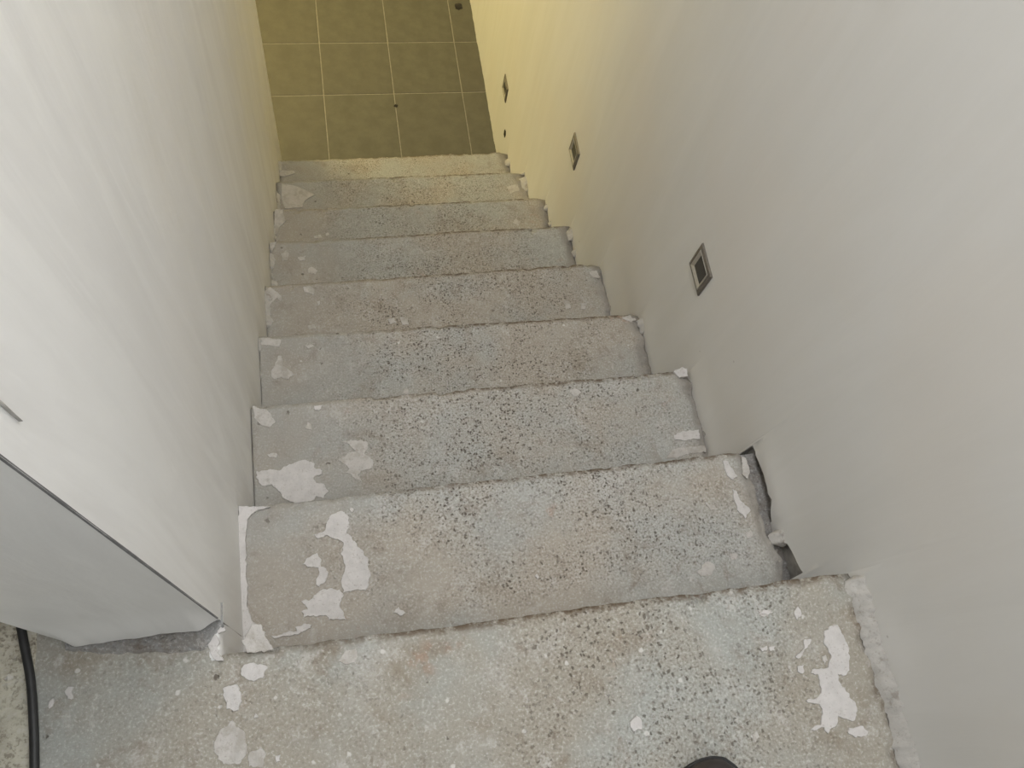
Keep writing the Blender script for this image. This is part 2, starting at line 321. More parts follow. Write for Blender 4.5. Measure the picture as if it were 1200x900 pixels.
    ('f', 9, [(-0.006,2.139),(0.052,2.136),(0.059,2.121),(0.012,2.109),(-0.01,2.115)]),
    ('t', 8, [(0.901,1.856),(0.95,1.867),(0.953,1.835),(0.912,1.823)]),
]

# ------------------------------------------------------------------ nosing lines (left x,y / right x,y) of the landing and the eight steps
NOSE = {1: (0.045, 0.001, 0.9690, -0.0035), 2: (0.0009, 0.2752, 0.9600, 0.2785), 3: (-0.0042, 0.5541, 0.9730, 0.5511),
        4: (-0.0042, 0.8270, 0.9765, 0.8161), 5: (-0.0017, 1.0925, 0.9705, 1.1037), 6: (-0.0016, 1.3770, 0.9713, 1.3819),
        7: (0.0066, 1.6449, 0.9700, 1.6498), 8: (0.0099, 1.9278, 0.9505, 1.9299), 9: (0.0005, 2.1923, 0.9600, 2.1982)}
# where the right ends of the treads break off short of the wall (y, x)
REDGE = {1: [(-0.31, .972), (-.2907, .9714), (-.27, .9714), (-.2527, .9756), (-.2287, .9766), (-.207, .9749), (-.1819, .9725), (-.1569, .9735), (-.1311, .9711), (-.1086, .9711), (-.0595, .9721), (-.0356, .9686), (0, .969)],
         2: [(0.0, .975), (.0313, .9798), (.0584, .9854), (.0796, .9762), (.1131, .9681), (.1317, .9667), (.1881, .9666), (.2309, .9648), (.2794, .9575)],
         3: [(.27, .988), (.3256, .989), (.3978, .989), (.4724, .9867), (.5386, .9705)],
         4: [(.54, .972), (.6405, .9719), (.6944, .9764), (.7518, .9814), (.8085, .9765)],
         5: [(.82, .988), (.9436, .988), (.9931, .9875), (1.0524, .9808), (1.0978, .9705)],
         6: [(1.10, .978), (1.244, .9779), (1.2938, .9779), (1.3752, .9713)],
         7: [(1.38, .976), (1.5292, .9759), (1.5967, .974), (1.6462, .9689)],
         8: [(1.65, .985), (1.8239, .9809), (1.8705, .9631), (1.9257, .9501)],
         9: [(1.93, .985), (2.1054, .9803), (2.1333, .969), (2.1888, .9616)]}
def nose_y(k, x):
    a = NOSE[k]; t = (x - a[0]) / (a[2] - a[0])
    y = a[1] + (a[3] - a[1]) * t
    return y + 0.006 * fb(x * 5, k * 7.3, 0.2, 2) + 0.0045 * fb(x * 38, k * 3.1, 0.7, 3)
def tread_z(y):                 # level of the stair profile under a point of the walls
    if y < 0: return 0.0
    for k in range(2, 10):
        if y < NOSE[k][3]: return -(k - 1) * R
    return LOW

LIGHTS = [(0.716, -0.266), (1.5366, -0.9264), (2.4195, -1.646)]

# ------------------------------------------------------------------ right wall: a plaster coat with a ragged lower edge in front of masonry
GAP = [(.0226, -.173), (.0333, -.1794), (.0588, -.1902), (.0848, -.2013), (.0874, -.2134), (.0998, -.2337), (.1120, -.262), (.1322, -.266), (.1334, -.245), (.1535, -.2328),
       (.1746, -.217), (.19, -.2271), (.2142, -.2222), (.241, -.2257), (.2697, -.2336), (.2985, -.2473)]
def edge_z(y):
    if 0.0226 <= y <= 0.2985: return interp(GAP, y) + 0.003 * fb(y * 90, 1.1)
    z = tread_z(y)
    return z - (0.055 if y < 2.2 else 0.02)
ys = [-0.6 + 0.02 * i for i in range(14)]
y = -0.32
while y < 3.45: ys.append(y); y += 0.0075 if y < 0.35 else 0.012
while y < 5.0: ys.append(y); y += 0.1
ys.append(5.0)
NR_ = 34
def wr(i, j):
    y = ys[j]; zb = edge_z(y); s = i / (NR_ - 1); z = zb + (2.45 - zb) * (s ** 2.4)
    x = RIGHT + 0.004 * fb(y * 2.2, z * 2.2, 3.0, 3) + 0.0012 * fb(y * 14, z * 14, 5.0, 2)
    for ly, lz in LIGHTS: 
        dd = max(abs(y - ly), abs(z - lz)); x = RIGHT + (x - RIGHT) * smooth(0.05, 0.14, dd)
    low = 1 - smooth(0.0, 0.09, z - tread_z(y) - 0.0)
    x -= low * (0.001 + 0.004 * (0.5 + fb(y * 22, z * 22, 1.0, 3)))
    return (x, y, z)
v, f = grid(NR_, len(ys), wr)
b = len(v)                       # lower lip: the thickness of the coat
v += [(RIGHT + 0.0105, ys[j], edge_z(ys[j]) + 0.001) for j in range(len(ys))]
f += [(j * NR_, (j + 1) * NR_, b + j + 1, b + j) for j in range(len(ys) - 1)]
wall_right = link('wall_right', v, f, M_WALL_R)
tag(wall_right, 'long pale plaster stairwell wall on the right, ragged along the stair edge', 'wall', 'structure')
v, f = boxes([(1.003, 1.15, -0.6, 5.0, LOW - 0.1, 2.45)])
link('masonry', v, f, M_CORE, wall_right, False)

# crumbly plaster left along the foot of the right wall
def lip(name, pts_in, zt, parent, keep, mat, seed, hgt):
    """crumbly strip from a tread edge up to the wall face, in separate runs where the noise is above keep"""
    y0, y1, inner, wallx = pts_in
    n = max(8, int((y1 - y0) / 0.0028)); nu = 9
    run = []
    def flush():
        if len(run) > 4:
            v = [p for row in run for p in row]
            f = [(j*nu+i, j*nu+i+1, (j+1)*nu+i+1, (j+1)*nu+i) for j in range(len(run) - 1) for i in range(nu - 1)]
            link(name, v, f, mat, parent)
        run.clear()
    for j in range(n):
        y = y0 + (y1 - y0) * j / (n - 1)
        fz = fb(y * 16, seed, 9.0, 3); ends = min(1.0, (y - y0) / 0.008, (y1 - y) / 0.008)
        if fz <= keep: flush(); continue
        a = smooth(keep, keep + 0.16, fz) * max(0.0, ends)
        xi = wallx - (wallx - inner(y)) * (0.1 + 0.9 * a) + 0.008 * fb(y * 85, seed, 1.0, 4)
        h = hgt * (0.25 + 0.75 * a) * (1.0 + 0.8 * fb(y * 60, seed, 2.0, 4))
        row = []
        for i in range(nu):
            s = i / (nu - 1)
            x = xi * (1 - s) + wallx * s
            z = zt - 0.006 + (0.008 + h) * s ** 0.9 + 0.007 * fb(x * 120, y * 120, seed, 3) * (1 - abs(2 * s - 1) * .6)
            row.append((x, y + 0.003 * fb(x * 70, y * 70, seed + 3, 2), z))
        run.append(row)
    flush()
# ------------------------------------------------------------------ left wall: a free-standing block ending beside the landing
WT = -0.2206                     # far side of the block
zs = [0.0 + 0.02 * i for i in range(50)]
def wl(i, j):                    # face towards the stairs
    y = 0.0497 + (END - 0.0497) * (i / 119.0); z = LOW - 0.05 + (2.45 - LOW + 0.05) * (j / 109.0)
    m = smooth(0.0, 0.06, y - 0.0497) * smooth(0.0, 0.06, END - y)
    x = LEFT + m * (0.003 * fb(y * 2.0, z * 1.4, 11.0, 3) + 0.0012 * fb(y * 9, z * 4, 2.0, 2))
    return (x, y, z)
v, f = grid(120, 110, wl)
FOOT = [(-.2206, .012), (-.1786, .014), (-.15, .016), (-.1337, .018), (-.0882, .020), (-.0595, .022), (-.0363, .022), (-.0188, .018), (-.0065, .012)]
def we(i, j):                    # end face towards the landing, its foot bulging and cut off above the floor
    x = WT + (LEFT - WT) * (i / 59.0); zb = interp(FOOT, x) + 0.004 * fb(x * 30, 4.0)
    s = j / 69.0; z = zb + (2.45 - zb) * s ** 2.2
    m = smooth(0, 0.02, x - WT) * smooth(0, 0.03, LEFT - x)
    bul = 0.015 * (1 - smooth(-0.04, 0.15, z - zb)) * (0.8 + 0.8 * fb(x * 14, 8.0))
    return (x, 0.0497 - m * bul + m * 0.003 * fb(x * 5, z * 2.5, 7.0), z)
v2, f2 = grid(60, 70, we, len(v)); v += v2; f += f2
b = len(v); v += [(WT + (LEFT - WT) * (i / 59.0), 0.085, 0.05) for i in range(60)]      # underside of the lip
f += [(b - 60*70 + i, b - 60*70 + i + 1, b + i + 1, b + i) for i in range(59)]
b = len(v); v += [(WT, 0.0497, 0.012), (WT, 0.0497, 2.45), (WT, END, 2.45), (WT, END, LOW), (LEFT, END, LOW), (LEFT, END, 2.45), (WT, 0.0497, LOW)]
f += [(b + 6, b + 3, b + 2, b + 1), (b + 3, b + 4, b + 5, b + 2)]
wall_left = link('wall_left', v, f, M_WALL_L)
tag(wall_left, 'pale polished plaster wall block on the left with a metal corner edge', 'wall', 'structure')
v, f = boxes([(WT + .006, LEFT - .004, 0.085, END - 0.01, LOW, 2.44)])
link('masonry', v, f, M_CORE, wall_left, False)
# corner bead: thin zinc nosing between the two plaster faces
v, f = [], []
for j in range(60):
    z = 0.028 + (2.44 - 0.028) * (j / 59.0); w = 0.0010 + 0.0003 * fb(z * 9, 3.0)
    for q in range(8):
        a = q * math.pi / 4; v.append((LEFT - 0.0012 + w * 1.5 * math.cos(a), 0.0497 + 0.0008 + w * 1.5 * math.sin(a), z))
for j in range(59):
    for q in range(8): f.append((j*8+q, j*8+(q+1) % 8, (j+1)*8+(q+1) % 8, (j+1)*8+q))
link('corner_bead', v, f, M_BEAD, wall_left)
# short hairline crack beside the corner, and a small chipped hole near the far end of the right wall
v, f = [], []
for i in range(12):
    z = 0.770 + 0.12 * i / 11; w = 0.0007 * (0.4 + min(1, i / 5)); y = 0.0808 + 0.0012 * fb(z * 40, 3.0)
    v += [(LEFT - 0.003, y, z), (LEFT + 0.0022, y - w, z), (LEFT + 0.0022, y + w, z)]
    if i: b = 3 * i; f += [(b-3, b, b+1, b-2), (b-2, b+1, b+2, b-1), (b-1, b+2, b, b-3)]
link('hairline_crack', v, f, M_CORE, wall_left)
v, f = [(RIGHT - 0.0045, 2.296, -1.796)], []
for q in range(14):
    th = 2 * math.pi * q / 14; r = 1 + 0.6 * noise.noise((math.cos(th) * 2, math.sin(th) * 2, 4.0))
    v.append((RIGHT - 0.003, 2.296 + 0.014 * r * math.cos(th), -1.796 + 0.020 * r * math.sin(th)))
    v.append((RIGHT + 0.004, 2.296 + 0.015 * r * math.cos(th), -1.796 + 0.021 * r * math.sin(th)))
for q in range(14):
    n_ = (q + 1) % 14; f += [(0, 1 + 2*q, 1 + 2*n_), (1 + 2*q, 2 + 2*q, 2 + 2*n_, 1 + 2*n_)]
link('chipped_hole', v, f, M_LUMP, wall_right)

# ------------------------------------------------------------------ upper landing
def nz(x, y, k, a=1.0): return a * (0.004 * fb(x * 4, y * 4, k * 5.0, 3) + 0.0022 * fb(x * 24, y * 24, k * 2.0, 3) + 0.0012 * fb(x * 80, y * 80, k, 2))
def tread(k, y0f, x0f, x1f, nu, nv, zt, grey_fn, vpow=0.8):
    """top, nosing, riser and right flank of one concrete step; returns verts, faces and attributes"""
    v, dirt, worn, grey = [], [], [], []
    for j in range(nv):
        vv = (j / (nv - 1)) ** vpow
        for i in range(nu):
            u = i / (nu - 1); u = u + 0.02 * math.sin(2 * math.pi * u) * -1 * 0.5
            y0 = y0f; xa0 = x0f(y0f)
            # y first (with a straight-line guess of x), then the broken ends
            xg = x0f(y0f) + (0.97 - x0f(y0f)) * u
            ye = nose_y(k, xg); y = y0 + (ye - y0) * vv
            xa, xb = x0f(y), x1f(y)
            x = xa + (xb - xa) * u
            z = zt + nz(x, y, k)
            dn = ye - y; dr = xb - x
            z -= 0.006 * (1 - smooth(0, 0.012, dn)) * (1 + 1.5 * fb(x * 20, k, 4.0, 3))
            chip = max(0.0, fb(x * 26, y * 26, k * 9.0, 3) - 0.16) * (1 - smooth(0.0, 0.03, dn)); z -= chip * 0.05
            z -= 0.010 * (1 - smooth(0, 0.022, dr)) * clamp(0.5 + 1.6 * fb(x * 30, y * 30, k * 4.0, 3))
            v.append((x, y, z))
            side = smooth(0.16, 0.5, u + 0.25 * fb(x * 3, k * 2.7, 0.0, 2)) * 0.9 + 0.1
            d = (1 - smooth(0.0, 0.010 + 0.012 * clamp(0.4 + fb(x * 7, k * 1.3, 6.0, 3)), dn)) * side
            d = max(d, 0.8 * (1 - smooth(0.0, 0.016, dr)) * clamp(0.55 + 2 * fb(y * 18, k, 3.0, 2)))
            fy = y - y0
            dirt.append(clamp(d)); 
            wn = smooth(0.04, 0.12, fy + 0.06 * fb(x * 5, y * 8, k, 2)) * smooth(0.10, 0.34, u + 0.22 * fb(x * 4, y * 4, k + 2.0, 2)) * (0.35 + 0.65 * smooth(0.0, 0.25, 1 - u + 0.2 * fb(x * 5, y * 5, k + 4.0, 2)))
            worn.append(clamp(wn)); grey.append(clamp(max(grey_fn(x, y, u, vv), 1.2 * (1 - smooth(0.004, 0.034, dr + 0.02 * fb(x * 25, y * 25, k, 2))) if k > 1 else 0.0)))
    f = [(j*nu+i, j*nu+i+1, (j+1)*nu+i+1, (j+1)*nu+i) for j in range(nv-1) for i in range(nu-1)]
    last = (nv - 1) * nu; rows = 4
    for r in range(1, rows + 1):                     # riser under the nosing
        for i in range(nu):
            x, y, z = v[last + i]
            zz = z - (R + 0.02) * r / rows
            v.append((x, y - 0.004 * min(r, 1) + 0.003 * fb(x * 20, zz * 20, k, 2), zz)); dirt.append(0.25); worn.append(0.6); grey.append(0.0)
    prev = last
    for r in range(rows):
        cur = nu * nv + r * nu
        f += [(prev+i, prev+i+1, cur+i+1, cur+i) for i in range(nu-1)]; prev = cur
    b = len(v)                                       # right flank, seen in the gap beside the wall
    for j in range(nv):
        x, y, z = v[j * nu + nu - 1]; v.append((x + 0.004, y, z - 0.03) if k == 2 else (max(x, 0.9918), y, z - 0.004 - 0.012 * clamp(0.5 + 1.5 * fb(y * 40, k, 8.0, 2)))); v.append((x + 0.006 if k == 2 else max(x, 0.9918), y, z - 0.2)); dirt += [0.5, 0.7]; worn += [0.3, 0.3]; grey += [0.6, 0.6]
    for j in range(nv - 1):
        p, q = j * nu + nu - 1, (j + 1) * nu + nu - 1
        f += [(p, q, b+2*(j+1), b+2*j), (b+2*j, b+2*(j+1), b+2*(j+1)+1, b+2*j+1)]
    if k > 1:                                        # left flank, tight against the wall block
        b = len(v)
        for j in range(nv):
            x, y, z = v[j * nu]; v.append((min(x, LEFT + 0.0005), y, z - 0.004)); v.append((min(x, LEFT + 0.0005), y, z - 0.2)); dirt += [0.5, 0.7]; worn += [0.3, 0.3]; grey += [0.4, 0.4]
        for j in range(nv - 1):
            p, q = j * nu, (j + 1) * nu
            f += [(p, q, b+2*(j+1), b+2*j), (b+2*j, b+2*(j+1), b+2*(j+1)+1, b+2*j+1)]
    return v, f, {'dirt': dirt, 'worn': worn, 'grey': grey}
def red(k): return lambda y: min(0.99, interp(REDGE[k], y)) + 0.007 * fb(y * 34, k * 1.9, 2.0, 3)

def landing_left(y): return -0.262
def land_grey(x, y, u, v): return 0.0
NOSE1_LEFT = 0.045
_old = nose_y
def nose_y(k, x):                # left of the steps the landing runs on under the wall block
    if k == 1 and x < 0.03: return _old(1, 0.03) + (0.09 - _old(1, 0.03)) * smooth(0.012, -0.012, x) if False else (0.10 if x < -0.018 else _old(1, 0.03))
    return _old(k, x)
v, f, at = tread(1, -0.52, landing_left, red(1), 300, 130, 0.0, land_grey, 0.9)
for i, (x, y, z) in enumerate(v[:300 * 130]):        # worn all over, with a smoother strip by the wall block
    at['worn'][i] = clamp(0.25 + 1.3 * smooth(0.30, 0.55, x + 0.2 * fb(x * 4, y * 4, 2.0, 2)) * smooth(0.92, 0.70, x + 0.1 * fb(x * 3, y * 6, 5.0, 2)) + 0.4 * fb(x * 6, y * 6, 8.0, 2))
    if x < -0.004 or y > 0.03: at['dirt'][i] = 0.0
landing = link('floor_landing', v, f, M_LAND, None, True, at)
tag(landing, 'worn grey concrete landing at the head of the stairs with white plaster splashes', 'floor', 'structure')
v, f = boxes([(-0.262, 1.02, -3.0, -0.52, -0.2, -0.002)]); link('slab', v, f, M_LAND, landing, False)
# plaster return below the corner of the wall block, beside the first step
v, f = [], []
for j in range(14):
    y = -0.004 + 0.053 * j / 13
    for i in range(12):
        t = i / 11
        if t < 0.35: x, z = -0.026 + 0.014 * t / 0.35, 0.001
        else: x, z = -0.012 + 0.003 * min(1, (t - 0.35) * 6), 0.001 - (t - 0.35) / 0.65 * 0.235
        v.append((x + 0.003 * fb(y * 60, z * 60, 2.0, 3), y, z + (0.004 * fb(x * 60, y * 60, 7.0, 3) if t < 0.45 else 0)))
f = [(j*12+i, j*12+i+1, (j+1)*12+i+1, (j+1)*12+i) for j in range(13) for i in range(11)]
b = len(v); v += [(-0.026, -0.004, -0.23)] ; f += [(b,) + tuple(range(0, 12))]
link('plaster_return', v, f, M_WALL_L, landing)
# rough dark mortar strip in front of the wall block
def ms(i, j):
    x = -0.218 + 0.212 * (i / 59.0); t = j / 15.0
    front = interp([(-.2206, .034), (-.2089, .0294), (-.1697, .0193), (-.1246, .0154), (-.079, .0067), (-.0329, .005), (-.0207, .02), (-.006, .04)], x) + 0.006 * fb(x * 45, 1.0, 2.0, 3)
    y = front + (0.075 - front) * t
    return (x, y, -0.004 + 0.009 * smooth(0, 0.2, t) + 0.004 * fb(x * 50, y * 50, 3.0, 3))
v, f = grid(60, 16, ms)
link('mortar_strip', v, f, M_MORTAR, landing, True, {'dirt': [clamp(2.2 * fb(p[0] * 20, p[1] * 20, 6.0, 2)) for p in v], 'worn': [0.6] * len(v), 'grey': [0.0] * len(v)})
# gritty floor of the room beyond the wall block
def fr(i, j):
    x = -0.70 + i * 0.0065
    y = -0.55 + j * 0.008
    if i == 69: x = -0.2545 + 0.004 * fb(y * 30, 2.0, 0.0, 3)
    return (x, y, 0.003 + (0.006 * fb(x * 45, y * 45, 0.0, 3) if i < 69 else -0.008))
v, f = grid(70, 120, fr)
fr_o = link('floor_room', v, f, M_ROUGH, None, True, {'dirt': [clamp(1.4 * fb(p[0] * 18, p[1] * 18, 2.0, 3)) for p in v], 'worn': [1.0] * len(v), 'grey': [0.0] * len(v)})
tag(fr_o, 'gritty olive-beige floor strip left of the black cable', 'floor', 'structure')
v, f = boxes([(-3.0, -0.70, -3.0, END - 0.06, -0.2, 0.0), (-0.70, -0.262, 0.40, END - 0.06, -0.2, 0.0), (-0.70, -0.262, -3.0, -0.55, -0.2, 0.0)])
link('slab', v, f, M_ROUGH, fr_o, False)

# ------------------------------------------------------------------ the eight steps
stair = empty('concrete_staircase', (0.48, 2.2, LOW), 'straight flight of eight bare worn concrete steps going down between plaster walls', 'stairs')
steps = {}
def grey_of(k):
    def g(x, y, u, v):           # smooth grey cement along the left third, blotchy
        return 0.8 * smooth(0.36, 0.10, u + 0.22 * fb(x * 5, y * 5, k * 1.7, 3)) * (0.6 + 0.8 * fb(x * 9, y * 9, k * 3.0, 2))
    return g
for k in range(2, 10):
    zt = -(k - 1) * R
    lx = {7: 0.0, 8: 0.006, 9: 0.001}.get(k, -0.0075)
    v, f, at = tread(k, NOSE[k-1][1] - 0.015, lambda y, lx=lx, k=k: lx + 0.0035 * max(-0.2, fb(y * 22, k, 1.0, 2)), red(k), 210 if k < 5 else 150, 70 if k < 5 else 46, zt, grey_of(k))
    s = link('step', v, f, M_CONC, stair, True, at)
    steps[k] = s
PARENT_AT.update({s.name: PARENT_AT[stair.name] for s in steps.values()})

for k in range(1, 10):
    rng = [(-0.5, -0.008)] if k == 1 else [(0.084, 0.118)] if k == 2 else [(NOSE[k-1][3] + 0.01, NOSE[k][3] - 0.004)]
    for a, c in rng:
        lip('plaster_edging', (a, c, lambda y, k=k: interp(REDGE[k], y), RIGHT + 0.001), -(k-1)*R, landing if k == 1 else steps[k],
            {1: -0.9, 2: -0.9, 3: 0.02, 4: -0.05, 5: -0.02}.get(k, -0.03), M_EDGE, k * 3.3, {1: 0.024, 2: 0.02}.get(k, 0.014))

for k in range(4, 10):            # and along the left wall
    a, c = NOSE[k-1][1] + 0.01, NOSE[k][1] - 0.004
    lip('plaster_edging', (a, c, lambda y, k=k: LEFT + 0.016 + 0.03 * max(0, fb(y * 25, k, 3.0, 2)), LEFT + 0.0005), -(k-1)*R, steps[k], {4: 0.08, 5: 0.0}.get(k, -0.06), M_EDGE, k * 5.7, 0.012)

def mf(i, j):                    # grey mortar at the bottom of the open gap beside the first step
    y = 0.012 + 0.268 * i / 59.0; x = 0.955 + 0.05 * j / 9.0
    return (x, y, -R - 0.026 + 0.010 * fb(x * 50, y * 50, 1.0, 3))
v, f = grid(60, 10, mf)
link('mortar_fill', v, f, M_MORTAR, steps[2], True, {'dirt': [0.3] * len(v), 'worn': [0.6] * len(v), 'grey': [0.0] * len(v)})

# ------------------------------------------------------------------ white plaster splashes, raised a little from the concrete
def tread_height(k, x, y): return -(k - 1) * R + nz(x, y, k)
def splash(kind, k, pts, idx):
    # roughen the outline
    out = []
    n = len(pts)
    for i in range(n):
        a, b = Vector((*pts[i], 0)), Vector((*pts[(i + 1) % n], 0)); L = (b - a).length
        m = max(1, int(L / 0.0028)); nrm = Vector((-(b - a).y, (b - a).x, 0)).normalized() if L > 1e-6 else Vector()
        for q in range(m):
            p = a.lerp(b, q / m); w = math.sin(math.pi * q / m) if m > 1 else 0.4
            p += nrm * (0.006 if kind != 'f' else 0.004) * fb(p.x * 130, p.y * 130, idx * 1.3, 4)
            out.append((max(-0.0125, p.x) if k > 1 else p.x, p.y))
    cx = sum(p[0] for p in out) / len(out); cy = sum(p[1] for p in out) / len(out)
    h = {'w': 0.0026, 't': 0.0014, 'f': 0.006 if k < 5 else 0.003}[kind]
    N = len(out)
    bm = bmesh.new()
    lo = [bm.verts.new((x, y, tread_height(k, x, y) - 0.004)) for x, y in out]
    mid = [bm.verts.new((x, y, tread_height(k, x, y) + h * 0.5)) for x, y in out]
    def inset(p, i):
        a, b = out[i - 1], out[(i + 1) % N]; d = Vector((b[0] - a[0], b[1] - a[1])); 
        if d.length < 1e-9: return p
        d.normalize(); nx, ny = -d.y, d.x
        return (p[0] + nx * 0.0005 * SGN, p[1] + ny * 0.0005 * SGN)
    ar = sum(out[i][0] * out[(i+1) % N][1] - out[(i+1) % N][0] * out[i][1] for i in range(N)); SGN = 1 if ar > 0 else -1
    top = []
    for i, p in enumerate(out):
        q = inset(p, i); top.append(bm.verts.new((q[0], q[1], tread_height(k, *q) + h)))
    for i in range(N):
        j = (i + 1) % N
        bm.faces.new((lo[i], lo[j], mid[j], mid[i])); bm.faces.new((mid[i], mid[j], top[j], top[i]))
    cap = bm.faces.new(top)
    bmesh.ops.triangulate(bm, faces=[cap])
    bmesh.ops.recalc_face_normals(bm, faces=bm.faces)
    par = landing if k == 1 else steps[k]
    off = PARENT_AT.get(par.name, Vector())
    for q in bm.verts: q.co -= off
    me = bpy.data.meshes.new('plaster_splash'); bm.to_mesh(me); bm.free()
    me.materials.append({'w': M_PATCH, 't': M_THIN, 'f': M_PATCH if k < 5 else M_THIN}[kind])
    o = bpy.data.objects.new('plaster_splash', me); COL.objects.link(o); o.parent = par
for idx, (kind, k, pts) in enumerate(PATCHES): splash(kind, k, pts, idx)

# ------------------------------------------------------------------ tiled floor at the foot of the stairs
v, f = boxes([(-3.0, 1.02, 2.15, 5.0, LOW - 0.12, LOW - 0.003)])
floor = link('floor_lower', v, f, M_GROUT, None, False)
tag(floor, 'olive-grey square tiled floor with pale joints at the foot of the stairs', 'floor', 'structure')
def tile_mesh(w, d):
    bm = bmesh.new()
    g = 0.0025; r = 0.0018
    x0, x1, y0, y1 = g, w - g, g, d - g
    prof = [(0, -0.008), (0, -r), (r, 0)]
    rings = []
    for ins, z in prof:
        rings.append([bm.verts.new(p) for p in ((x0+ins, y0+ins, z), (x1-ins, y0+ins, z), (x1-ins, y1-ins, z), (x0+ins, y1-ins, z))])
    for a, b in zip(rings, rings[1:]):
        for i in range(4): bm.faces.new((a[i], a[(i+1) % 4], b[(i+1) % 4], b[i]))
    bm.faces.new(rings[-1])
    me = bpy.data.meshes.new('tile'); bm.to_mesh(me); bm.free(); me.materials.append(M_TILE); return me
TX, TY, GX, GY = 0.3341, 0.3177, 0.2039, 2.7289
cache = {}
for i in range(-9, 3):
    for j in range(-1, 7):
        xa, xb = GX + i * TX, GX + (i + 1) * TX; ya, yb = GY + j * TY, GY + (j + 1) * TY
        xb = min(xb, RIGHT + 0.004); ya = 2.17 if j == -1 else ya; yb = min(yb, 4.99); xa = max(xa, -2.98)
        if xb - xa < 0.02 or yb - ya < 0.02: continue
        key = (round(xb - xa, 3), round(yb - ya, 3))
        if key not in cache: cache[key] = tile_mesh(xb - xa, yb - ya)
        o = bpy.data.objects.new('tile', cache[key]); COL.objects.link(o); o.parent = floor
        o.location = (xa, ya, LOW + 0.0006 * fb(i * 3.1, j * 2.7)); o.rotation_euler = (0.002 * fb(i * 1.7, j * 5.0), 0.002 * fb(i * 4.1, j * 1.9), 0)

# ------------------------------------------------------------------ square step lights sunk in the right wall
def ringmesh(prof, mat, name, root, cy, cz):
    """square rings: prof = list of (half size, x offset from the wall, towards the stairs positive)"""
    v, f = [], []
    for s, h in prof:
        for (a, b) in ((-1, -1), (1, -1), (1, 1), (-1, 1)): v.append((RIGHT + 0.001 - h, cy + a * s, cz + b * s))
    for r in range(len(prof) - 1):
        for q in range(4): f.append((4*r+q, 4*r+(q+1) % 4, 4*r+4+(q+1) % 4, 4*r+4+q))
    return link(name, v, f, mat, root, False), v
def step_light(cy, cz, label, rot):
    t = empty('step_light', (RIGHT, cy, cz), label, 'light', 'recessed step lights in the right wall')
    ringmesh([(0.0430, -0.004), (0.0430, 0.0040), (0.0420, 0.0055), (0.0345, 0.0075), (0.0335, 0.0050)], M_STEEL, 'outer_frame', t, cy, cz)
    ringmesh([(0.0340, 0.0045), (0.0325, 0.0075), (0.0305, 0.0075), (0.0240, 0.0030), (0.0235, 0.0010)], M_STEEL_IN, 'inner_bezel', t, cy, cz)
    s = 0.0242; x = RIGHT - 0.0022
    v = [(x, cy-s, cz-s), (x, cy+s, cz-s), (x, cy+s, cz+s), (x, cy-s, cz+s), (x+.006, cy-s, cz-s), (x+.006, cy+s, cz-s), (x+.006, cy+s, cz+s), (x+.006, cy-s, cz+s)]
    link('lens', v, [(0,1,2,3),(4,5,6,7),(0,1,5,4),(1,2,6,5),(2,3,7,6),(3,0,4,7)], M_LENS, t, False)
    t.rotation_euler = (rot, 0, 0)
M_STEEL_IN = simple('bright_steel', (0.62, 0.60, 0.56), 0.3, 0.9, var=0.08, scale=200)
step_light(0.716, -0.266, 'nearest and largest square metal step light in the right wall', 0.0)
step_light(1.5366, -0.9264, 'middle one of the three square step lights in the right wall', 0.0)
step_light(2.4195, -1.646, 'farthest and smallest square step light, in the yellow-lit end of the right wall', 0.0)

# ------------------------------------------------------------------ small things
def tube(name, pts, rad, mat, seg=12):
    # Catmull-Rom through the points
    P = [Vector(p) for p in pts]; path = []
    for i in range(len(P) - 1):
        p0, p1, p2, p3 = P[max(i-1, 0)], P[i], P[i+1], P[min(i+2, len(P)-1)]
        for q in range(10):
            t = q / 10; path.append(0.5 * ((2*p1) + (p2-p0)*t + (2*p0-5*p1+4*p2-p3)*t*t + (3*p1-p0-3*p2+p3)*t**3))
    path.append(P[-1]); v, f = [], []
    for i, p in enumerate(path):
        d = (path[min(i+1, len(path)-1)] - path[max(i-1, 0)]).normalized(); a = d.cross(Vector((0, 0, 1))).normalized(); b = a.cross(d)
        for q in range(seg): th = 2*math.pi*q/seg; v.append(p + rad*(a*math.cos(th) + b*math.sin(th)))
    for i in range(len(path)-1):
        for q in range(seg): f.append((i*seg+q, i*seg+(q+1) % seg, (i+1)*seg+(q+1) % seg, (i+1)*seg+q))
    f.append(tuple(range(seg))); f.append(tuple(range((len(path)-1)*seg, len(path)*seg)))
    return link(name, v, f, mat)
cz = 0.0085
cable = tube('power_cable', [(-.36, .42, cz), (-.315, .26, cz), (-.285, .13, cz), (-.2715, .062, cz), (-.2590, .005, cz), (-.2525, -.05, cz), (-.2485, -.108, cz), (-.245, -.20, cz), (-.25, -.34, cz), (-.27, -.50, cz)], 0.0062, M_RUBBER)
tag(cable, 'black cable lying on the floor past the corner of the left wall', 'cable')

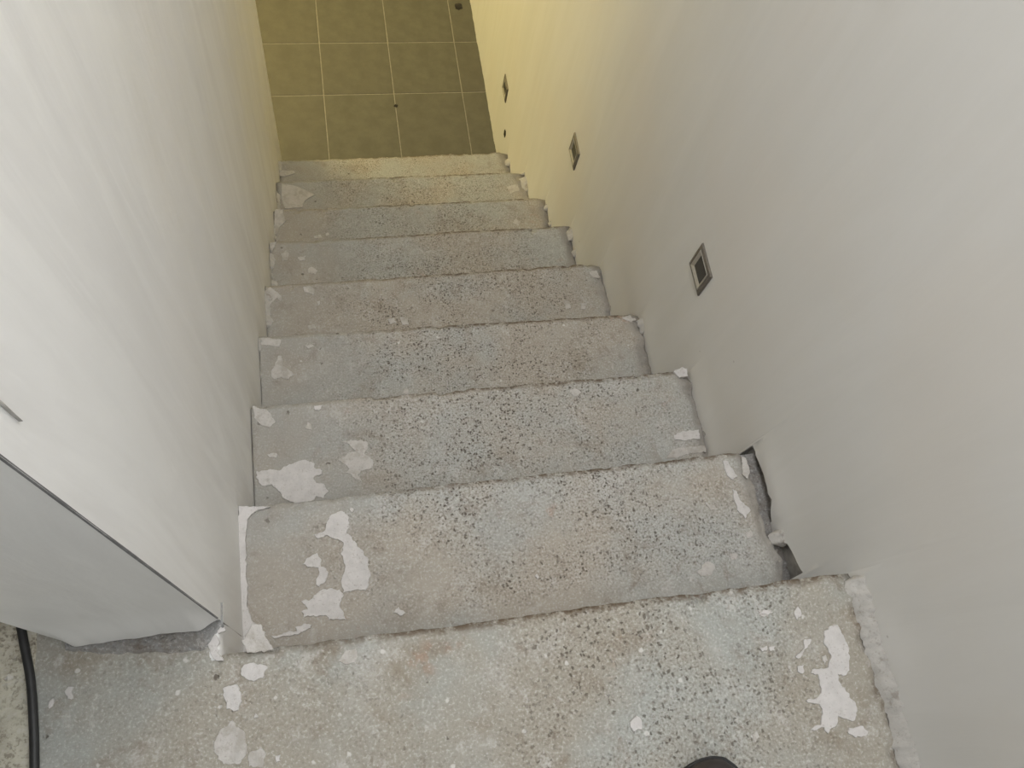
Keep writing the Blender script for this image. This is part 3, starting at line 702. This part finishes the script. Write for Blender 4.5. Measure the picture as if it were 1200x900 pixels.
def lump(name, x, y, z, r, label, seed, flat=0.5):
    bm = bmesh.new(); bmesh.ops.create_icosphere(bm, subdivisions=3, radius=1.0)
    for q in bm.verts:
        n_ = 1 + 0.5 * noise.noise(q.co * 1.6 + Vector((seed, 0, 0))); q.co = Vector((q.co.x * r * n_, q.co.y * r * 0.9 * n_, max(-0.15, q.co.z) * r * flat * n_))
    me = bpy.data.meshes.new(name); bm.to_mesh(me); bm.free(); me.materials.append(M_LUMP)
    me.polygons.foreach_set('use_smooth', [True] * len(me.polygons))
    o = bpy.data.objects.new(name, me); COL.objects.link(o); o.location = (x, y, z + 0.001)
    tag(o, label, 'debris')
lump('dirt_lump', 0.922, 3.277, LOW, 0.020, 'larger dark lump of dirt on the far tile beside the right wall', 1.0)
lump('dirt_lump', 0.5403, 2.6545, LOW, 0.009, 'small dark crumb on a joint in the nearer tile row', 5.0)

# shoe of the person standing at the head of the stairs: only the toe reaches the picture
def shoe():
    root = empty('shoe', (0.72, -0.40, 0.0), 'dark shoe whose toe shows at the bottom edge on the concrete landing', 'shoe')
    ang = math.radians(13); ca, sa = math.cos(ang), math.sin(ang)
    heel = Vector((0.727, -0.521, 0)); 
    def put(s, x, z):            # s 0 heel .. 1 toe, x sideways
        L = 0.29; lx, ly = x, s * L
        return (heel.x + lx * ca - ly * sa, heel.y + lx * sa + ly * ca, z)
    def wid(s): 
        return interp([(0, .012), (.03, .026), (.1, .034), (.3, .036), (.5, .040), (.7, .049), (.82, .049), (.91, .044), (.965, .035), (.99, .022), (1.0, .006)], s)
    def cen(s): return interp([(0, 0), (.4, .004), (.75, -.002), (1.0, -.012)], s)
    def hgt(s): return interp([(0, .070), (.05, .082), (.2, .088), (.38, .092), (.5, .082), (.65, .062), (.8, .050), (.92, .044), (.97, .036), (1.0, .026)], s)
    ns, nq = 60, 25
    v, f = [], []
    S_ = [1 - (1 - i / (ns - 1)) ** 1.4 for i in range(ns)]
    for s in S_:
        w, c, h = wid(s), cen(s), hgt(s)
        for q in range(nq):
            th = math.pi * q / (nq - 1); cx_ = math.cos(th); sz = math.sin(th)
            x = c + w * (abs(cx_) ** 0.75) * (1 if cx_ > 0 else -1); z = 0.016 + (h - 0.016) * (sz ** 0.8)
            v.append(put(s, x, z))
    for i in range(ns - 1):
        for q in range(nq - 1): f.append((i*nq+q, i*nq+q+1, (i+1)*nq+q+1, (i+1)*nq+q))
    f.append(tuple(range(nq))); f.append(tuple((ns-1)*nq + q for q in range(nq)))
    link('upper', v, f, M_SHOE, root)
    v, f = [], []
    for s in S_:
        w, c = wid(s) + 0.004, cen(s)
        e = 0.006 if s > 0.97 else 0.0
        for (x, z) in ((-w, 0.004), (-w, 0.020), (w, 0.020), (w, 0.004)): v.append(put(s + 0.012 * (s - 0.5), c + x, z + (0.006 * smooth(.85, 1, s) if z < 0.01 else 0)))
    for i in range(ns - 1):
        for q in range(4): f.append((i*4+q, i*4+(q+1) % 4, (i+1)*4+(q+1) % 4, (i+1)*4+q))
    f += [(0, 1, 2, 3), tuple((ns-1)*4 + q for q in range(4))]
    link('sole', v, f, M_SOLE, root, False)
    for r in range(4):           # laces across the instep
        s = 0.44 + 0.06 * r; h = hgt(s) + 0.003; w = 0.020
        pts = [(-w, h - .010), (-w * .5, h - .001), (0, h + .001), (w * .5, h - .001), (w, h - .010)]
        v, f = [], []
        for i, (x, z) in enumerate(pts):
            for (ds, dz) in ((-.008, 0), (0, .0022), (.008, 0), (0, -.0022)): v.append(put(s + ds, cen(s) + x, z + dz))
            if i:
                for q in range(4): f.append(((i-1)*4+q, (i-1)*4+(q+1) % 4, i*4+(q+1) % 4, i*4+q))
        link('lace', v, f, M_RUBBER, root)
shoe()

# ------------------------------------------------------------------ rest of the shell, outside the picture
def shell(name, lst, mat, label, cat='wall'):
    v, f = boxes(lst); o = link(name, v, f, mat, None, False); tag(o, label, cat, 'structure'); return o
WY0, WY1, WZ0, WZ1 = -2.45, -1.25, 0.95, 2.05
shell('wall_right_rear', [(RIGHT, 1.15, -3.0, WY0, -0.2, 2.45), (RIGHT, 1.15, WY1, -0.6, -0.2, 2.45), (RIGHT, 1.15, WY0, WY1, -0.2, WZ0), (RIGHT, 1.15, WY0, WY1, WZ1, 2.45)], M_ROOM, 'white wall with the window behind the viewer')
win = shell('window_1', [(1.04, 1.10, WY0, WY0+.05, WZ0, WZ1), (1.04, 1.10, WY1-.05, WY1, WZ0, WZ1), (1.04, 1.10, WY0, WY1, WZ0, WZ0+.05), (1.04, 1.10, WY0, WY1, WZ1-.05, WZ1)], M_CEIL, 'white window frame in the wall behind the viewer', 'window')
shell('wall_back', [(-3.0, 1.15, -3.15, -3.0, -0.2, 2.45)], M_ROOM, 'plain wall at the back of the room behind the viewer')
shell('wall_side', [(-3.15, -3.0, -3.0, 5.0, LOW, 2.45)], M_ROOM, 'plain outer wall beyond the gritty floor')
shell('wall_far', [(-3.15, 1.15, 5.0, 5.15, LOW - .1, 2.45)], M_ROOM, 'plain wall at the far end of the tiled room')
shell('wall_partition', [(-3.0, WT, END - 0.06, END, LOW, 2.45)], M_ROOM, 'plain partition between the upper and the tiled room')
shell('ceiling_lower', [(-3.0, RIGHT, END + 0.0, 5.0, 0.45, 0.60)], M_CEIL, 'white ceiling of the tiled room', 'ceiling')
shell('wall_bulkhead', [(LEFT, RIGHT, END, END + 0.1, 0.60, 2.45)], M_ROOM, 'plain wall above the foot of the stairs')
shell('ceiling', [(-3.15, 1.15, -3.15, END + 0.1, 2.45, 2.6)], M_CEIL, 'white ceiling over the landing and the stairs', 'ceiling')
